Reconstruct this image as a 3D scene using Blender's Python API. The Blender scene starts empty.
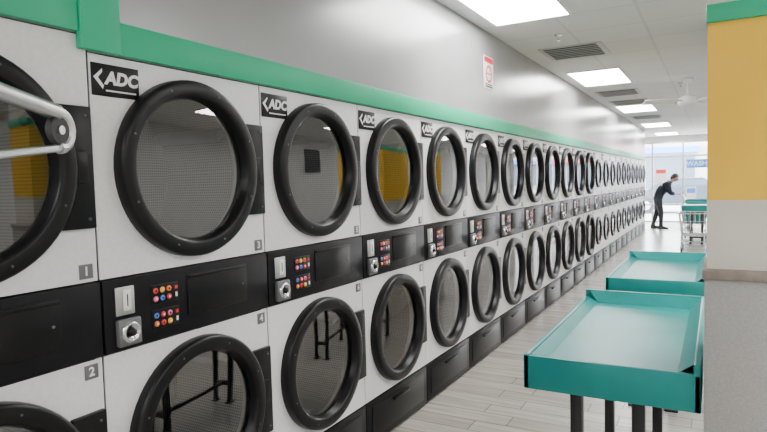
import bpy, bmesh, math, random
from mathutils import Vector, Matrix
random.seed(4)
D=bpy.data; S=bpy.context.scene; COL=S.collection
CX,CZ=1.72,1.52

# ---------------------------------------------------------------- materials
def mat(name,col,rough=.5,metal=0.,spec=.5,emit=None,es=0.,coat=0.):
    m=D.materials.new(name); m.use_nodes=True
    b=m.node_tree.nodes['Principled BSDF']
    b.inputs['Base Color'].default_value=(*col,1); b.inputs['Roughness'].default_value=rough
    b.inputs['Metallic'].default_value=metal; b.inputs['Specular IOR Level'].default_value=spec
    b.inputs['Coat Weight'].default_value=coat
    if emit: b.inputs['Emission Color'].default_value=(*emit,1); b.inputs['Emission Strength'].default_value=es
    return m
def noise_mat(name,c1,c2,scale,rough=.5,metal=0.,bump=0.,spec=.5,detail=4,r2=None):
    m=mat(name,c1,rough,metal,spec); nt=m.node_tree; b=nt.nodes['Principled BSDF']
    tc=nt.nodes.new('ShaderNodeTexCoord'); n=nt.nodes.new('ShaderNodeTexNoise')
    n.inputs['Scale'].default_value=scale; n.inputs['Detail'].default_value=detail
    nt.links.new(tc.outputs['Object'],n.inputs['Vector'])
    r=nt.nodes.new('ShaderNodeValToRGB'); r.color_ramp.elements[0].position=.35; r.color_ramp.elements[1].position=.65
    r.color_ramp.elements[0].color=(*c1,1); r.color_ramp.elements[1].color=(*c2,1)
    nt.links.new(n.outputs['Fac'],r.inputs['Fac']); nt.links.new(r.outputs['Color'],b.inputs['Base Color'])
    if bump:
        bp=nt.nodes.new('ShaderNodeBump'); bp.inputs['Strength'].default_value=bump; bp.inputs['Distance'].default_value=.01
        nt.links.new(n.outputs['Fac'],bp.inputs['Height']); nt.links.new(bp.outputs['Normal'],b.inputs['Normal'])
    return m
M={}
M['white']=noise_mat('dryer_white_enamel',(.80,.80,.80),(.85,.85,.85),60,.36)
M['black']=mat('black_plastic',(.006,.006,.007),.34,spec=.25)
M['band']=noise_mat('black_panel',(.005,.005,.007),(.008,.008,.010),9,.42,spec=.2)
M['gap']=mat('gap_dark',(.01,.01,.01),.8)
M['chrome']=mat('chrome',(.72,.72,.74),.22,1)
M['steel']=mat('brushed_steel',(.6,.6,.6),.38,1)
M['bolt']=mat('dark_bolt',(.12,.12,.12),.4,.8)
M['greymetal']=mat('grey_metal_plate',(.16,.16,.165),.4,.3)
M['labelw']=mat('label_white',(.85,.85,.85),.5)
M['red']=mat('btn_red',(.75,.02,.03),.4); M['pink']=mat('btn_pink',(.85,.10,.25),.4)
M['blue']=mat('btn_blue',(.05,.2,.7),.4); M['yel']=mat('btn_yellow',(.9,.55,.03),.4); M['org']=mat('btn_orange',(.9,.2,.02),.4)
M['green']=noise_mat('green_trim_paint',(.020,.46,.24),(.025,.50,.265),3,.42,spec=.3)
M['teal']=noise_mat('teal_laminate',(.004,.205,.195),(.006,.24,.225),5,.33,spec=.35)
M['yellow']=noise_mat('yellow_paint',(.90,.53,.055),(.93,.57,.07),4,.65,spec=.2)
M['cream']=noise_mat('cream_paint',(.66,.62,.54),(.70,.66,.58),5,.5)
M['greywall']=noise_mat('grey_gloss_wall',(.31,.31,.315),(.35,.35,.355),1.2,.25,spec=.8,bump=.06,detail=2)
M['plain']=noise_mat('offwhite_wall',(.65,.65,.64),(.7,.7,.69),2,.6)
M['laminate']=noise_mat('speckle_laminate',(.33,.32,.305),(.40,.385,.365),160,.45,detail=6)
M['ledge']=noise_mat('ledge_wood',(.22,.18,.15),(.30,.25,.21),30,.5)
M['legblk']=mat('leg_black',(.012,.012,.014),.4)
M['rubber']=mat('rubber',(.03,.03,.03),.7)
M['alu']=mat('aluminium_frame',(.6,.6,.6),.35,.8)
M['fan']=mat('fan_white',(.85,.85,.83),.4)
M['vent']=mat('vent_grey',(.5,.5,.5),.5); M['ventd']=mat('vent_dark',(.06,.06,.06),.8)
M['lamp']=mat('light_diffuser',(.9,.9,.9),.5,emit=(1,.995,.985),es=30)
M['tv']=mat('tv_screen',(.01,.01,.012),.15)
def glassmat(name,tint,ior):
    m=D.materials.new(name); m.use_nodes=True; nt=m.node_tree; nt.nodes.clear()
    o=nt.nodes.new('ShaderNodeOutputMaterial'); mx=nt.nodes.new('ShaderNodeMixShader')
    t=nt.nodes.new('ShaderNodeBsdfTransparent'); t.inputs[0].default_value=(*tint,1)
    g=nt.nodes.new('ShaderNodeBsdfGlossy'); g.inputs['Roughness'].default_value=.02; g.inputs[0].default_value=(.9,.9,.9,1)
    f=nt.nodes.new('ShaderNodeFresnel'); f.inputs[0].default_value=ior
    nt.links.new(f.outputs[0],mx.inputs[0]); nt.links.new(t.outputs[0],mx.inputs[1]); nt.links.new(g.outputs[0],mx.inputs[2])
    nt.links.new(mx.outputs[0],o.inputs[0]); return m
M['glass']=glassmat('dryer_glass',(.52,.53,.54),2.3)
M['winglass']=glassmat('window_glass',(.95,.97,.97),1.45)
def perf():
    m=mat('perforated_drum',(.4,.4,.4),.45,.2); nt=m.node_tree; b=nt.nodes['Principled BSDF']
    uv=nt.nodes.new('ShaderNodeUVMap'); uv.uv_map='UVMap'
    sc=nt.nodes.new('ShaderNodeVectorMath'); sc.operation='SCALE'; sc.inputs['Scale'].default_value=1/.012
    fr=nt.nodes.new('ShaderNodeVectorMath'); fr.operation='FRACTION'
    sb=nt.nodes.new('ShaderNodeVectorMath'); sb.operation='SUBTRACT'; sb.inputs[1].default_value=(.5,.5,0)
    ln=nt.nodes.new('ShaderNodeVectorMath'); ln.operation='LENGTH'
    lt=nt.nodes.new('ShaderNodeMath'); lt.operation='LESS_THAN'; lt.inputs[1].default_value=.28
    mx=nt.nodes.new('ShaderNodeMix'); mx.data_type='RGBA'
    mx.inputs[6].default_value=(.40,.40,.41,1); mx.inputs[7].default_value=(.12,.12,.12,1)
    L=nt.links.new
    L(uv.outputs[0],sc.inputs[0]); L(sc.outputs[0],fr.inputs[0]); L(fr.outputs[0],sb.inputs[0]); L(sb.outputs[0],ln.inputs[0])
    L(ln.outputs['Value'],lt.inputs[0]); L(lt.outputs[0],mx.inputs[0]); L(mx.outputs[2],b.inputs['Base Color'])
    return m
M['drum']=perf()
def floor_mat():
    m=mat('wood_look_tile',(.4,.4,.4),.22); nt=m.node_tree; b=nt.nodes['Principled BSDF']; L=nt.links.new
    tc=nt.nodes.new('ShaderNodeTexCoord'); br=nt.nodes.new('ShaderNodeTexBrick')
    br.inputs['Scale'].default_value=1; br.inputs['Brick Width'].default_value=.6; br.inputs['Row Height'].default_value=.15
    br.inputs['Mortar Size'].default_value=.004; br.inputs['Mortar Smooth'].default_value=.2
    br.offset=.33; br.inputs['Color1'].default_value=(.35,.32,.285,1); br.inputs['Color2'].default_value=(.45,.42,.375,1)
    br.inputs['Mortar'].default_value=(.18,.165,.15,1)
    L(tc.outputs['Object'],br.inputs['Vector'])
    mp=nt.nodes.new('ShaderNodeMapping'); mp.inputs['Scale'].default_value=(2.5,28,1)
    n=nt.nodes.new('ShaderNodeTexNoise'); n.inputs['Scale'].default_value=1; n.inputs['Detail'].default_value=5
    L(tc.outputs['Object'],mp.inputs[0]); L(mp.outputs[0],n.inputs['Vector'])
    r=nt.nodes.new('ShaderNodeValToRGB'); r.color_ramp.elements[0].color=(.75,.75,.75,1); r.color_ramp.elements[1].color=(1.1,1.1,1.1,1)
    r.color_ramp.elements[0].position=.3; r.color_ramp.elements[1].position=.7
    L(n.outputs['Fac'],r.inputs[0])
    mx=nt.nodes.new('ShaderNodeMix'); mx.data_type='RGBA'; mx.blend_type='MULTIPLY'; mx.inputs[0].default_value=1
    L(br.outputs['Color'],mx.inputs[6]); L(r.outputs[0],mx.inputs[7]); L(mx.outputs[2],b.inputs['Base Color'])
    bp=nt.nodes.new('ShaderNodeBump'); bp.inputs['Strength'].default_value=.25; bp.inputs['Distance'].default_value=.003; bp.invert=True
    L(br.outputs['Fac'],bp.inputs['Height']); L(bp.outputs[0],b.inputs['Normal'])
    return m
M['floor']=floor_mat()
def ceil_mat():
    m=mat('ceiling_tile',(.7,.7,.7),.8); nt=m.node_tree; b=nt.nodes['Principled BSDF']; L=nt.links.new
    tc=nt.nodes.new('ShaderNodeTexCoord'); br=nt.nodes.new('ShaderNodeTexBrick'); br.offset=0
    br.inputs['Scale'].default_value=1; br.inputs['Brick Width'].default_value=.6; br.inputs['Row Height'].default_value=.6
    br.inputs['Mortar Size'].default_value=.012; br.inputs['Mortar Smooth'].default_value=0.
    br.inputs['Color1'].default_value=(.76,.76,.75,1); br.inputs['Color2'].default_value=(.80,.80,.79,1); br.inputs['Mortar'].default_value=(.68,.68,.67,1)
    L(tc.outputs['Object'],br.inputs['Vector']); L(br.outputs['Color'],b.inputs['Base Color'])
    return m
M['ceil']=ceil_mat()

# ---------------------------------------------------------------- mesh builder
class MB:
    def __init__(s,mats):
        s.bm=bmesh.new(); s.uv=s.bm.loops.layers.uv.new('UVMap'); s.mats=list(mats)
    def mi(s,k):
        if k not in s.mats: s.mats.append(k)
        return s.mats.index(k)
    def face(s,pts,k,uvs=None):
        vs=[s.bm.verts.new(p) for p in pts]; f=s.bm.faces.new(vs); f.material_index=s.mi(k)
        if uvs:
            for l,u in zip(f.loops,uvs): l[s.uv].uv=u
        return f
    def merge(s,tmp,k,mtx=None):
        if mtx is not None: tmp.transform(mtx)
        for f in tmp.faces: f.material_index=s.mi(k)
        me=D.meshes.new('t'); tmp.to_mesh(me); tmp.free(); s.bm.from_mesh(me); D.meshes.remove(me)
    def box(s,x0,x1,y0,y1,z0,z1,k,bev=0,seg=2,mtx=None):
        t=bmesh.new(); bmesh.ops.create_cube(t,size=1)
        for v in t.verts: v.co=Vector((x0+(v.co.x+.5)*(x1-x0),y0+(v.co.y+.5)*(y1-y0),z0+(v.co.z+.5)*(z1-z0)))
        if bev: bmesh.ops.bevel(t,geom=list(t.edges),offset=bev,segments=seg,affect='EDGES',profile=.5)
        s.merge(t,k,mtx)
    def tube(s,p0,p1,r,k,n=8,r1=None):
        p0=Vector(p0);p1=Vector(p1); d=p1-p0
        t=bmesh.new(); bmesh.ops.create_cone(t,cap_ends=True,segments=n,radius1=r,radius2=r if r1 is None else r1,depth=d.length)
        q=Vector((0,0,1)).rotation_difference(d.normalized())
        s.merge(t,k,Matrix.Translation((p0+p1)/2)@q.to_matrix().to_4x4())
    def path(s,pts,r,k,n=8):
        for a,b in zip(pts,pts[1:]): s.tube(a,b,r,k,n)
        for p in pts[1:-1]: s.ball(p,r,k,8,6)
    def ball(s,c,r,k,u=16,v=10,sc=(1,1,1)):
        t=bmesh.new(); bmesh.ops.create_uvsphere(t,u_segments=u,v_segments=v,radius=r)
        s.merge(t,k,Matrix.Translation(c)@Matrix.Diagonal((*sc,1)))
    def lathe(s,prof,cy,cz,k,n=48,uvm=False,axis='x',c0=0):
        def P(r,a,th):
            if axis=='x': return Vector((c0+a,cy+r*math.cos(th),cz+r*math.sin(th)))
            return Vector((cy+r*math.cos(th),cz+r*math.sin(th),c0+a))
        rings=[]
        for r,a in prof:
            rings.append([s.bm.verts.new(P(r,a,2*math.pi*i/n)) for i in range(n)] if r>1e-6 else [s.bm.verts.new(P(0,a,0))])
        m=s.mi(k)
        for j in range(len(prof)-1):
            A,B=rings[j],rings[j+1]
            for i in range(n):
                i2=(i+1)%n
                if len(A)==1 and len(B)==1: continue
                if len(A)==1: vs=[A[0],B[i2],B[i]]
                elif len(B)==1: vs=[A[i],A[i2],B[0]]
                else: vs=[A[i],A[i2],B[i2],B[i]]
                f=s.bm.faces.new(vs); f.material_index=m
                if uvm:
                    if len(A)>1 and len(B)>1 and abs(prof[j][0]-prof[j+1][0])<.02:
                        R=prof[j][0]
                        us=[(R*2*math.pi*i/n,prof[j][1]),(R*2*math.pi*(i+1)/n,prof[j][1]),(R*2*math.pi*(i+1)/n,prof[j+1][1]),(R*2*math.pi*i/n,prof[j+1][1])]
                        for l,u in zip(f.loops,us): l[s.uv].uv=u
                    else:
                        for l in f.loops: l[s.uv].uv=(l.vert.co.y,l.vert.co.z)
    def holepanel(s,y0,y1,z0,z1,cy,cz,r,x,k,n=48):
        angs=[2*math.pi*i/n for i in range(n)]
        for (yy,zz) in ((y0,z0),(y1,z0),(y0,z1),(y1,z1)): angs.append(math.atan2(zz-cz,yy-cy)%(2*math.pi))
        angs=sorted(set(round(a,6) for a in angs)); inn=[];out=[]
        for a in angs:
            c,sn=math.cos(a),math.sin(a)
            t=min([((y1 if c>0 else y0)-cy)/c if abs(c)>1e-6 else 1e9, ((z1 if sn>0 else z0)-cz)/sn if abs(sn)>1e-6 else 1e9])
            out.append(s.bm.verts.new((x,cy+c*t,cz+sn*t))); inn.append(s.bm.verts.new((x,cy+c*r,cz+sn*r)))
        m=s.mi(k); N=len(angs)
        for i in range(N):
            j=(i+1)%N; f=s.bm.faces.new([inn[i],out[i],out[j],inn[j]]); f.material_index=m
    def text(s,txt,size,k,mtx,shear=0,ext=.001,off=0):
        cu=D.curves.new('t','FONT'); cu.body=txt; cu.size=size; cu.align_x='CENTER'; cu.align_y='CENTER'; cu.extrude=ext; cu.shear=shear; cu.resolution_u=3; cu.offset=off
        o=D.objects.new('t',cu); COL.objects.link(o); bpy.context.view_layer.update()
        me=D.meshes.new_from_object(o.evaluated_get(bpy.context.evaluated_depsgraph_get()))
        me.transform(mtx); t=bmesh.new(); t.from_mesh(me); s.merge(t,k); D.meshes.remove(me); D.objects.remove(o); D.curves.remove(cu)
    def mesh(s,name,ang=35):
        for f in s.bm.faces: f.smooth=True
        for e in s.bm.edges:
            if len(e.link_faces)!=2 or e.calc_face_angle(0)>math.radians(ang): e.smooth=False
        me=D.meshes.new(name); s.bm.to_mesh(me); s.bm.free()
        for k in s.mats: me.materials.append(M[k])
        return me
    def obj(s,name,loc=(0,0,0),rot=0,parent=None,ang=35):
        return place(name,s.mesh(name,ang),loc,rot,parent)
def place(name,me,loc=(0,0,0),rot=0,parent=None):
    o=D.objects.new(name,me); o.location=loc; o.rotation_euler=(0,0,rot); COL.objects.link(o)
    if parent: o.parent=parent
    return o
def TX(x,y,z): return Matrix(((0,0,1,x),(1,0,0,y),(0,1,0,z),(0,0,0,1)))

# ---------------------------------------------------------------- dryers
def dryer_mesh(name,rr=.322,top=1.956,detail=True):
    b=MB(['white']); w=.3965; n=64 if detail else 36
    dp=.046 if detail else .03
    for (z0,z1,cz) in ((1.23,top,1.592),(.27,.985,.63)):
        hole=rr-.02
        b.holepanel(-w,w,z0+.003,z1-.002,0,cz,hole,0,'white',n)
        b.box(-.03,-.0005,-w,-w+.004,z0+.003,z1-.002,'white'); b.box(-.03,-.0005,w-.004,w,z0+.003,z1-.002,'white')
        p=[(rr+.004,-.001),(rr+.005,.006),(rr+.003,dp-.010),(rr-.001,dp-.003),(rr-.007,dp),(rr-.044,dp+.002),(rr-.051,dp-.001),(rr-.055,dp-.008),(rr-.060,.016),(rr-.065,.004)]
        b.lathe(p,0,cz,'black',n)
        b.lathe([(rr-.062,.012),(rr*.45,.017),(0,.019)],0,cz,'glass',n)
        b.lathe([(hole+.003,-.001),(hole-.012,-.04),(hole-.012,-.06),(.33,-.065)],0,cz,'steel',n)
        b.lathe([(.335,-.065),(.335,-.52)],0,cz,'drum',n,True)
        b.lathe([(.335,-.52),(.10,-.50),(0,-.50)],0,cz,'drum',n,True)
        b.lathe([(.07,-.50),(.06,-.47),(0,-.465)],0,cz,'steel',24)
        for i in range(3):
            th=math.radians(30+120*i)
            mt=Matrix.Translation((0,0,cz))@Matrix.Rotation(th,4,'X')
            b.box(-.5,-.09,.27,.335,-.02,.02,'drum',.01,2,mt)
        hh=.19 if rr>.3 else .12
        b.box(0,.022,rr-.045,w-.006,cz-hh,cz+hh,'black',.005)
        b.box(.022,.030,rr-.005,w-.03,cz-.05,cz+.05,'black',.004)
        if detail:
            for i in range(8):
                th=math.radians(22.5+45*i); b.lathe([(.004,dp),(.004,dp+.003),(.003,dp+.004),(0,dp+.004)],(rr-.026)*math.cos(th),cz+(rr-.026)*math.sin(th),'bolt',8)
            for dz in (-hh+.03,hh-.03): b.lathe([(.005,.021),(.005,.025),(0,.026)],w-.03,cz+dz,'bolt',8)
    zt=top
    for yy in (-w-.001,w+.001):
        b.face([(-.004,yy,0),(-.9,yy,0),(-.9,yy,zt),(-.004,yy,zt)],'gap' if detail else 'white')
    b.face([(-.9,-w,0),(-.9,w,0),(-.9,w,zt),(-.9,-w,zt)],'gap')
    b.face([(0,-w,zt-.001),(0,w,zt-.001),(-.9,w,zt-.001),(-.9,-w,zt-.001)],'white')
    b.box(-.02,.012,-w,w,.988,1.228,'band',.004)
    b.box(.012,.018,-.356,-.284,1.105,1.200,'steel',.003)
    b.box(.018,.022,-.330,-.300,1.12,1.19,'labelw',.002)
    b.box(.022,.024,-.3165,-.3135,1.135,1.175,'black')
    b.box(.012,.034,-.360,-.272,1.004,1.094,'greymetal',.006)
    b.lathe([(.036,.034),(.034,.042),(.026,.045),(.024,.040),(0,.040)],-.316,1.049,'chrome',24)
    b.lathe([(.013,.040),(.012,.050),(0,.051)],-.316,1.049,'black',16)
    cols=['red','pink','yel','blue','org','red']
    for g,z0 in ((0,1.150),(1,1.062)):
        b.box(.012,.0145,-.215,-.095,z0-.034,z0+.034,'black',.002)
        for c in range(3):
            for r in range(2):
                yy=-.196+c*.029; zz=z0+.014-r*.029
                b.lathe([(.0105,.0145),(.0095,.017),(.008,.018),(0,.0182)],yy,zz,cols[(c*2+r+g*3)%6],12)
                b.lathe([(.004,.0182),(.004,.0188),(0,.0188)],yy,zz,'labelw' if (c+r)%2 else 'black',8)
        b.box(.0145,.016,-.110,-.102,z0-.02,z0-.004,'labelw'); b.box(.0145,.016,-.112,-.100,z0+.008,z0+.02,'red')
    b.box(.012,.017,-.055,.26,1.045,1.200,'black',.003)
    b.box(.017,.024,-.05,.255,1.186,1.197,'black',.002)
    b.lathe([(.005,.017),(.004,.020),(0,.021)],.235,1.12,'greymetal',10)
    b.box(-.02,.006,-w,w,.012,.266,'band',.003)
    b.box(.006,.012,-.34,.34,.05,.235,'black',.003)
    b.box(.012,.030,-.10,.10,.198,.212,'black',.003); b.box(.0121,.0135,-.05,.05,.190,.196,'labelw')
    b.box(-.9,-.02,-w,w,0,.012,'gap')
    zc=top-.080
    b.box(0,.004,-w+.006,-w+.182,zc-.052,zc+.052,'black',.002)
    b.text('ADC',.057,'labelw',TX(.0045,-w+.114,zc+.006),.2,.0008,.0025)
    b.face([(.0046,-w+.012,zc+.006),(.0046,-w+.044,zc+.036),(.0046,-w+.044,zc+.024),(.0046,-w+.028,zc+.006)],'labelw')
    b.face([(.0046,-w+.012,zc+.006),(.0046,-w+.028,zc+.006),(.0046,-w+.048,zc-.018),(.0046,-w+.044,zc-.030)],'labelw')
    b.box(.004,.0048,-w+.055,-w+.168,zc-.036,zc-.031,'labelw')
    b.box(0,.003,w-.062,w-.016,1.244,1.290,'greymetal',.001); b.box(0,.003,w-.062,w-.016,.924,.970,'greymetal',.001)
    return b.mesh(name)
dm=dryer_mesh('stacked_dryer'); dt=dryer_mesh('stacked_dryer_tall',top=2.006); ds=dryer_mesh('stacked_dryer_small',rr=.235,detail=False)
for i in range(-3,22):
    y=.775+.8*i
    me=dt if i<=0 else (dm if i<=11 else ds)
    o=place('stacked_dryer',me,(0,y,0))
    if 0<=i<=6:
        for k,z in ((2*i+1,1.267),(2*i+2,.947)):
            t=MB(['labelw']); t.text(str(k),.040,'labelw',TX(.0035,.3965-.039,z),0,.0004,.001); t.obj('number_%d'%k,(0,0,0),0,o)
YE=.775+.8*21+.4

# ---------------------------------------------------------------- room shell
YB,YF,XR,XL,H=-2.6,21.2,5.6,-1.25,2.80
def slab(name,x0,x1,y0,y1,z0,z1,k,bev=0):
    b=MB([k]); b.box(x0,x1,y0,y1,z0,z1,k,bev); return b.obj(name)
slab('floor',XL,XR,YB,YF,-.1,0,'floor')
slab('ceiling',XL,XR,YB,YF,H,H+.1,'ceil')
b=MB(['greywall']); b.box(-.12,0,YB,YE+.005,2.008,H,'greywall'); b.box(-.12,0,1.18,YE+.005,1.958,2.01,'greywall'); b.obj('wall_left')
slab('wall_left_return',XL,0,YE+.006,YE+.08,0,H,'greywall')
slab('wall_far_left',XL-.1,XL,YB,YF,0,H,'plain')
slab('wall_right',XR,XR+.1,YB,YF,0,H,'plain')
slab('wall_back',XL,XR,YB-.1,YB,0,H,'plain')
b=MB(['green']); b.box(.001,.022,1.282,YE,1.960,2.068,'green',.003); b.obj('trim_1')
b=MB(['green']); b.box(.001,.03,1.140,1.280,1.960,H-.003,'green',.003); b.box(.001,.022,YB+.01,1.138,2.010,2.12,'green',.003); b.obj('trim_2')
b=MB(['plain'])
b.box(XL,XR,YF,YF+.15,2.62,H,'plain'); b.box(XL,-1.0,YF,YF+.15,0,2.62,'plain'); b.box(4.6,XR,YF,YF+.15,0,2.62,'plain'); b.obj('wall_front')
b=MB(['alu'])
for x in (-1.0,-.1,.8,1.7,2.6,3.55,4.55): b.box(x,x+.05,YF+.02,YF+.10,0,2.62,'alu')
for z in (0,.55,2.12,2.57): b.box(-1.0,4.6,YF+.03,YF+.09,z,z+.05,'alu')
b.face([(-1,YF+.06,0),(4.6,YF+.06,0),(4.6,YF+.06,2.62),(-1,YF+.06,2.62)],'winglass')
b.box(.92,1.5,YF+.04,YF+.055,1.75,2.02,'blue'); 
b.text('WASH',.2,'labelw',Matrix(((1,0,0,1.21),(0,0,-1,YF+.038),(0,1,0,1.885),(0,0,0,1))),0,.001,.003)
b.box(.0,.35,YF+.04,YF+.05,1.3,1.75,'labelw'); b.box(.03,.32,YF+.037,YF+.04,1.6,1.72,'red'); b.box(.9,1.2,YF+.04,YF+.05,.75,1.15,'labelw'); b.box(.93,1.17,YF+.037,YF+.04,.95,1.1,'blue')
b.obj('window_1')

b=MB(['labelw']); b.box(.001,.006,4.83,5.07,2.31,2.59,'labelw',.001); b.box(.006,.007,4.84,5.06,2.535,2.58,'red')
b.lathe([(.075,.006),(.075,.0075),(.055,.0075),(.055,.006)],4.95,2.44,'red',24); b.box(.006,.0074,4.875,5.025,2.435,2.447,'red')
b.box(.006,.0072,4.86,5.04,2.325,2.338,'gap'); b.box(.006,.0072,4.86,5.04,2.345,2.355,'gap'); b.obj('warning_sign')

# ---------------------------------------------------------------- ceiling fixtures
def troffer(x,y):
    b=MB(['vent']); hx,hy=.29,.60
    b.box(-hx-.02,hx+.02,-hy-.02,-hy,-.015,-.001,'fan'); b.box(-hx-.02,hx+.02,hy,hy+.02,-.015,-.001,'fan')
    b.box(-hx-.02,-hx,-hy,hy,-.015,-.001,'fan'); b.box(hx,hx+.02,-hy,hy,-.015,-.001,'fan')
    b.box(-hx,hx,-hy,hy,-.010,-.002,'lamp'); b.obj('ceiling_light_panel',(x,y,H))
xl=CX-1.28
for y in (-1.6,4.15,8.0,12.0,16.2,19.8): troffer(xl,y)
for y in (-1.0,1.2,6.0,9.0,12.2,15.6,19.4): troffer(3.7,y)
troffer(2.7,3.2)
def vent(x,y):
    b=MB(['vent']); b.box(-.3,.3,-.3,.3,-.008,-.001,'vent',.002)
    for i in range(7):
        yy=-.24+i*.08; b.box(-.25,.25,yy-.024,yy+.018,-.0095,-.0079,'ventd')
        b.box(-.25,.25,yy+.016,yy+.022,-.018,-.008,'vent')
    b.obj('ceiling_vent',(x,y,H))
for x,y in ((CX-1.24,6.2),(CX-1.28,9.6),(CX-1.28,10.9),(CX-1.28,13.9)): vent(x,y)
def sprinkler(x,y):
    b=MB(['chrome']); b.lathe([(.035,0),(.03,-.012),(.01,-.015),(.01,-.05),(.022,-.055),(0,-.057)],0,0,'chrome',16,False,'z'); b.obj('sprinkler_head',(x,y,H-.001))
sprinkler(.5,5.4); sprinkler(1.3,9.2); sprinkler(.55,2.9)
b=MB(['fan'])
b.lathe([(0,0),(.07,0),(.065,-.05),(.015,-.06),(.015,-.22),(.05,-.23),(.11,-.26),(.12,-.32),(.10,-.36),(.05,-.39),(0,-.40)],0,0,'fan',28,False,'z')
for i in range(4):
    mt=Matrix.Rotation(math.radians(22+90*i),4,'Z')@Matrix.Rotation(math.radians(16),4,'X')
    b.box(.10,.20,-.02,.02,-.315,-.305,'steel',.002,1,mt); b.box(.18,.58,-.075,.075,-.327,-.317,'fan',.003,1,mt)
b.obj('ceiling_fan',(CX-.32,8.8,H-.001))

# ---------------------------------------------------------------- pillar at right
px0=CX-.022; PY=2.10; pw=.235
b=MB(['yellow'])
b.box(px0,px0+pw,PY,PY+.28,1.44,1.985,'yellow'); b.box(px0+.0,px0+pw,PY,PY+.28,1.225,1.44,'cream')
b.box(px0-.004,px0+pw+.004,PY-.012,PY+.292,1.985,2.040,'green',.003); b.box(px0,px0+pw,PY,PY+.28,2.04,H,'cream')
b.box(px0-.012,px0+pw+.012,PY-.04,PY+.30,1.195,1.225,'ledge',.004)
b.box(px0-.006,px0+pw+.006,PY-.03,PY+.29,0,1.195,'laminate',.003); b.obj('wall_right_partition')
b=MB(['yellow']); b.box(CX+.0,CX+.12,5.7,7.3,1.2,1.98,'yellow'); b.box(CX,CX+.12,5.7,7.3,0,1.2,'cream'); b.box(CX-.005,CX+.125,5.69,7.31,1.98,2.04,'green'); b.box(CX,CX+.12,5.7,7.3,2.04,H,'cream'); b.obj('wall_centre_partition')
b=MB(['tv']); b.box(-.06,-.005,-.6,.6,-.35,.35,'tv',.008); b.box(-.005,0,-.15,.15,-.1,.1,'steel'); b.box(-.062,-.059,-.57,.57,-.32,.32,'tv'); b.obj('wall_television',(XR-.001,9.6,2.1))

# ---------------------------------------------------------------- folding tables
def ftable(y0,L=1.22):
    b=MB(['teal']); w=.575; zt=.88; sk=.125
    t=.022
    b.box(0,w,0,t,zt-sk,zt,'teal',.005); b.box(0,t,0,L,zt-sk,zt,'teal',.005)
    b.box(0,w,L-t,L,zt-sk,zt+.035,'teal',.005); b.box(w-t,w,0,L,zt-sk,zt+.035,'teal',.005)
    b.box(t*.5,w-t*.5,t*.5,L-t*.5,zt-.045,zt-.022,'teal')
    def sl(a,bb,c,d): b.face([a,bb,c,d],'teal')
    zi=zt-.0215; m=.05
    sl((t-.002,t,zt-.004),(w-t,t,zt-.004),(w-t-m,t+m,zi),(t+m,t+m,zi))
    sl((t,L-t,zt-.004),(t,t,zt-.004),(t+m,t+m,zi),(t+m,L-t-m,zi))
    sl((w-t,t,zt+.03),(w-t,L-t,zt+.03),(w-t-m,L-t-m,zi),(w-t-m,t+m,zi))
    sl((w-t,L-t,zt+.03),(t,L-t,zt+.03),(t+m,L-t-m,zi),(w-t-m,L-t-m,zi))
    for x in (.15,.37):
        for y in (.20,L-.22):
            b.box(x-.022,x+.022,y-.022,y+.022,.012,zt-.04,'legblk',.004)
            b.box(x-.04,x+.04,y-.04,y+.04,0,.014,'legblk',.003)
    for y in (.20,L-.22): b.box(.15,.37,y-.015,y+.015,.16,.20,'legblk',.003); b.box(.15,.37,y-.02,y+.02,zt-.10,zt-.045,'legblk',.003)
    b.box(.245,.275,.2,L-.22,.165,.195,'legblk',.003)
    b.obj('folding_table',(CX-.61,y0,0))
for y0 in (2.09,3.95,14.1): 
    ftable(y0)

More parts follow.
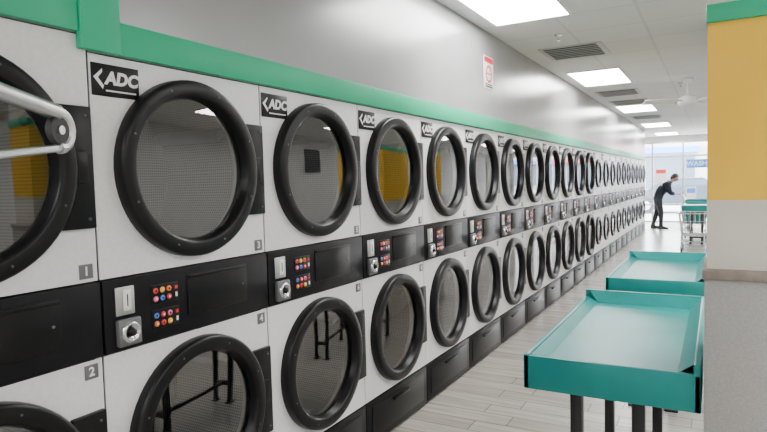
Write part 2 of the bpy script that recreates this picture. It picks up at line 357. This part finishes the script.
# ---------------------------------------------------------------- laundry carts
def cart(name,x,y,rot,rack=True,hair=None,liner=False):
    b=MB(['chrome']); lx,ly=.27,.36; zb,zt=.34,.78
    for z,k in ((zb,.82),(zt,1.),(zt-.2,.93)):
        P=[(-lx*k,-ly*k,z),(lx*k,-ly*k,z),(lx*k,ly*k,z),(-lx*k,ly*k,z),(-lx*k,-ly*k,z)]
        b.path(P,.009 if z!=zt-.2 else .004,'chrome')
    for i in range(9):
        u=-1+2*i/8
        for sx in (-1,1): b.tube((sx*lx*.82,u*ly*.82,zb),(sx*lx,u*ly,zt),.003,'chrome',5)
        b.tube((-lx*.82,u*ly*.82,zb),(lx*.82,u*ly*.82,zb),.003,'chrome',5)
    for i in range(7):
        u=-1+2*i/6
        for sy in (-1,1): b.tube((u*lx*.82,sy*ly*.82,zb),(u*lx,sy*ly,zt),.003,'chrome',5)
        b.tube((u*lx*.82,-ly*.82,zb),(u*lx*.82,ly*.82,zb),.003,'chrome',5)
    for sx in (-1,1):
        for sy in (-1,1):
            X,Y=sx*lx*.82,sy*ly*.82
            b.tube((X,Y,.13),(X,Y,zb),.012,'chrome'); b.box(X-.022,X+.022,Y-.018,Y+.018,.10,.135,'steel',.003)
            b.tube((X-.014,Y,.055),(X+.014,Y,.055),.055,'rubber',20); 
            for q in (-.02,.017): b.box(X+q,X+q+.003,Y-.014,Y+.014,.05,.12,'steel')
    for sx in (-1,1): b.tube((sx*lx*.82,-ly*.82,.17),(sx*lx*.82,ly*.82,.17),.009,'chrome')
    for sy in (-1,1): b.tube((-lx*.82,sy*ly*.82,.17),(lx*.82,sy*ly*.82,.17),.009,'chrome')
    if liner:
        a,c=.80,.97; z0,z1=zb+.012,zt+.05
        lo=[(-lx*a,-ly*a,z0),(lx*a,-ly*a,z0),(lx*a,ly*a,z0),(-lx*a,ly*a,z0)]
        hi=[(-lx*c,-ly*c,z1),(lx*c,-ly*c,z1),(lx*c,ly*c,z1),(-lx*c,ly*c,z1)]
        b.face(lo,'teal')
        for i in range(4): j=(i+1)%4; b.face([lo[i],lo[j],hi[j],hi[i]],'teal')
        b.path(hi+[hi[0]],.012,'teal')
    if rack:
        for sx in (-1,1): b.path([(sx*lx*.95,-ly,.5),(sx*lx*.95,-ly-.02,.88),(sx*lx*.95,-ly-.10,.98)],.011,'chrome')
        b.tube((-lx*.95,-ly-.10,.98),(lx*.95,-ly-.10,.98),.014,'rubber')
    if hair: hair(b)
    return b.obj(name,(x,y,0),rot)
cart('laundry_cart',CX-.35,13.1,0,False)
cart('laundry_cart',CX-.45,16.3,math.radians(8),False,None,True)
cart('laundry_cart',CX-.36,18.65,math.radians(-90),True,None,True)
def hair(b):
    cx,cy=.66,.02
    A=[(.72,.12,1.785),(.504,.63,1.722),(.432,.80,1.698)]
    B=[(.72,.12,1.55),(.504,.63,1.594),(.432,.80,1.618)]
    A=[(p[0]-cx,p[1]-cy,p[2]) for p in A]; B=[(p[0]-cx,p[1]-cy,p[2]) for p in B]
    b.path(A,.018,'steel',12); b.path(B,.009,'steel',10)
    c=Vector(((A[-1][0]+B[-1][0])/2,(A[-1][1]+B[-1][1])/2,(A[-1][2]+B[-1][2])/2))
    dr=(Vector(A[-1])-Vector(A[-2])); dr.z=0; dr.normalize()
    pts=[c+Vector((0,0,.040*math.cos(a)))+dr*(.040*math.sin(a)) for a in [math.pi*i/8 for i in range(9)]]
    b.path([tuple(p) for p in pts],.014,'steel',10)
    nrm=Vector((dr.y,-dr.x,0)); b.tube(c-nrm*.008,c+nrm*.008,.032,'rubber',24); b.tube(c-nrm*.011,c+nrm*.011,.010,'steel',16)
    b.tube((A[0][0],A[0][1],.3),(A[0][0],A[0][1],1.80),.014,'chrome',12)
cart('laundry_cart',.66,.02,0,False,hair)

# ---------------------------------------------------------------- person
M['skin']=mat('skin',(.42,.24,.17),.55); M['jacket']=noise_mat('navy_jacket',(.012,.015,.025),(.02,.024,.036),20,.85,spec=.2)
M['pants']=noise_mat('dark_trousers',(.012,.013,.018),(.02,.022,.03),20,.8); M['hair']=mat('black_hair',(.01,.008,.008),.5); M['shoe']=mat('shoe_dark',(.02,.02,.02),.5)
def skin_obj(name,V,E,root,mats,parent,sub=2,fn=None):
    me=D.meshes.new(name); me.from_pydata([v[:3] for v in V],E,[]); me.update()
    o=D.objects.new(name,me); COL.objects.link(o)
    sk=o.modifiers.new('s','SKIN'); sk.use_smooth_shade=True
    ss=o.modifiers.new('u','SUBSURF'); ss.levels=sub; ss.render_levels=sub
    lay=me.skin_vertices[0].data
    for i,v in enumerate(V):
        r=v[3]; lay[i].radius=(r,v[4] if len(v)>4 else r); lay[i].use_root=(i==root)
    bpy.context.view_layer.update()
    nm=D.meshes.new_from_object(o.evaluated_get(bpy.context.evaluated_depsgraph_get()))
    D.objects.remove(o)
    nm.materials.clear()
    for k in mats: nm.materials.append(M[k])
    for p in nm.polygons:
        p.use_smooth=True; p.material_index=fn(p.center) if fn else 0
    return place(name,nm,parent=parent)
per=D.objects.new('person_leaning',None); COL.objects.link(per)
V=[(0,0,.93,.17,.15),(.08,0,1.07,.17,.15),(.19,0,1.20,.19,.16),(.27,0,1.28,.165,.135),(.345,0,1.345,.062),(.39,0,1.385,.055),
 (.26,.18,1.27,.09),(.31,.245,1.04,.072),(.44,.20,.985,.042),(.26,-.18,1.27,.09),(.33,-.245,1.04,.072),(.45,-.20,.985,.042),
 (.0,.09,.86,.12),(-.01,.11,.50,.082),(-.12,.12,.13,.055),(.0,-.09,.86,.12),(.10,-.11,.50,.082),(.10,-.12,.13,.055)]
E=[(0,1),(1,2),(2,3),(3,4),(4,5),(3,6),(6,7),(7,8),(3,9),(9,10),(10,11),(0,12),(12,13),(13,14),(0,15),(15,16),(16,17)]
def bf(c):
    if c.x>.31 and abs(c.y)<.09 and c.z>1.34: return 2
    if c.z<.88 and abs(c.y)<.19 and c.x<.25: return 1
    return 0
skin_obj('body',V,E,0,['jacket','pants','skin'],per,2,bf)
t=bmesh.new(); bmesh.ops.create_uvsphere(t,u_segments=28,v_segments=20,radius=1)
for v in t.verts:
    x,y,z=v.co; X=x*.098; Y=y*.076*(1-.18*max(0,-z)); Z=z*.118
    if x>.75: 
        if abs(y)<.18 and -.35<z<.12: X+=.022*(1-abs(y)/.18)*(1 if z<-.1 else .5)
        if abs(abs(y)-.36)<.14 and .0<z<.25: X-=.008
        if abs(y)<.3 and -.58<z<-.42: X+=.005
    v.co=(X,Y,Z)
hb=MB(['skin']); hb.merge(t,'skin')
for sy in (-1,1):
    hb.ball((-.005,sy*.076,-.01),.03,'skin',12,8,(.6,.35,1)); hb.ball((.083,sy*.03,.014),.011,'labelw',10,8); hb.ball((.0925,sy*.03,.014),.005,'hair',8,6)
M['lips']=mat('lips',(.30,.10,.09),.5)
hb.box(.080,.0905,-.020,.020,-.062,-.056,'lips',.002)
t=bmesh.new(); bmesh.ops.create_uvsphere(t,u_segments=28,v_segments=18,radius=1)
bmesh.ops.delete(t,geom=[v for v in t.verts if v.co.z< -.25+.75*v.co.x],context='VERTS')
for v in t.verts: v.co=(v.co.x*.108-.006,v.co.y*.088,v.co.z*.130+.004)
hb.merge(t,'hair')
ho=hb.obj('head',(.445,0,1.455),0,per,60); ho.rotation_euler=(0,math.radians(28),0)
def hand(name,w,parent):
    wx,wy,wz,sy=w
    V=[(wx,wy,wz,.028,.024),(wx+.05,wy,wz+.005,.036,.018),(wx+.085,wy,wz+.008,.036,.014)]
    o=skin_obj(name,V,[(0,1),(1,2)],0,['skin'],parent,1)
    for j,(dy,l) in enumerate(((-.03,.07),(-.01,.08),(.01,.075),(.03,.058))):
        F=[(wx+.07,wy+dy,wz+.010,.009),(wx+.095,wy+dy,wz+.016,.009),(wx+.095+l*.42,wy+dy,wz+.010,.0085),(wx+.10+l*.5,wy+dy,wz-.018,.0075)]
        skin_obj(name+'_finger_%d'%(j+1),F,[(0,1),(1,2),(2,3)],0,['skin'],parent,1)
    F=[(wx+.03,wy-sy*.02,wz,.011),(wx+.055,wy-sy*.05,wz-.01,.010),(wx+.080,wy-sy*.055,wz-.025,.008)]
    skin_obj(name+'_thumb',F,[(0,1),(1,2)],0,['skin'],parent,1)
hand('hand_left',(.455,.20,.988,1),per); hand('hand_right',(.46,-.20,.988,-1),per)
for nm,ax,ay in (('shoe_left',-.12,.12),('shoe_right',.10,-.12)):
    b=MB(['shoe']); t=bmesh.new(); bmesh.ops.create_cube(t,size=1)
    bmesh.ops.subdivide_edges(t,edges=list(t.edges),cuts=4,use_grid_fill=True)
    for v in t.verts:
        x,y,z=v.co+Vector((.5,0,.5)); wd=.085*(1-.5*abs(x-.55)**2*2); hh=.10-.055*max(0,(x-.3))/.7
        v.co=(x*.27-.07,y*wd,z*hh)
    b.merge(t,'shoe'); b.tube((0,0,.06),(0,0,.17),.052,'pants',16,.058); b.obj(nm,(ax,ay,0),0,per)
per.location=(.272,18.65,0)

# ---------------------------------------------------------------- outside
M['asphalt']=noise_mat('asphalt',(.26,.26,.27),(.32,.32,.33),8,.9)
M['bld']=noise_mat('facade',(.35,.33,.32),(.45,.42,.40),1,.8); M['bwin']=mat('facade_glass',(.06,.09,.13),.2)
slab('ground_outside',-25,30,YF+.16,70,-.15,-.03,'asphalt')
b=MB(['bld']); b.box(-20,26,46,52,-.03,4.2,'bld')
for i in range(11):
    x=-19+i*4.1; b.box(x,x+3.1,45.9,46.0,.5,2.9,'bwin'); b.box(x-.2,x+3.3,45.3,46.0,3.1,3.5,'red' if i%3==0 else 'blue' if i%3==1 else 'labelw')
b.obj('shop_building')
M['carp']=mat('car_paint',(.04,.05,.07),.25)
b=MB(['carp'])
prof=[(-2.2,.35),(-2.2,.8),(-1.9,.95),(-1.3,1.0),(-.7,1.42),(.7,1.45),(1.4,1.02),(2.1,.9),(2.25,.6),(2.2,.35)]
for sy in (-.85,.85): b.face([(x,sy*(.86 if z>1.2 else 1),z) for x,z in prof],'carp')
for (a,c) in zip(prof,prof[1:]+prof[:1]):
    k='bwin' if (a[1]>=1.0 and c[1]>1.3) or (a[1]>1.3 and c[1]<=1.05) else 'carp'
    b.face([(a[0],-.85*(.86 if a[1]>1.2 else 1),a[1]),(c[0],-.85*(.86 if c[1]>1.2 else 1),c[1]),(c[0],.85*(.86 if c[1]>1.2 else 1),c[1]),(a[0],.85*(.86 if a[1]>1.2 else 1),a[1])],k)
for sy in (-1,1): b.box(-.75,.95,sy*.80-.012,sy*.80+.012,1.03,1.36,'bwin')
for x in (-1.4,1.35):
    for sy in (-.8,.8): b.tube((x,sy-.09,.33),(x,sy+.09,.33),.33,'rubber',28); b.tube((x,sy-.1,.33),(x,sy+.1,.33),.19,'steel',16)
b.obj('parked_car',(.6,27.5,-.03),0)

w=D.worlds.new('world'); S.world=w; w.use_nodes=True
bg=w.node_tree.nodes['Background']; bg.inputs[0].default_value=(.97,.99,1,1); bg.inputs[1].default_value=34.0

# ---------------------------------------------------------------- camera
cd=D.cameras.new('camera'); cam=D.objects.new('camera',cd); COL.objects.link(cam)
cd.sensor_width=36; cd.lens=587/767*36; cd.clip_start=.05
psi,p,r=math.radians(29.5),math.radians(3.2),math.radians(1.5)
cam.matrix_world=Matrix.Translation((CX,0,CZ))@Matrix.Rotation(psi,4,'Z')@Matrix.Rotation(math.pi/2-p,4,'X')@Matrix.Rotation(-r,4,'Z')
S.camera=cam
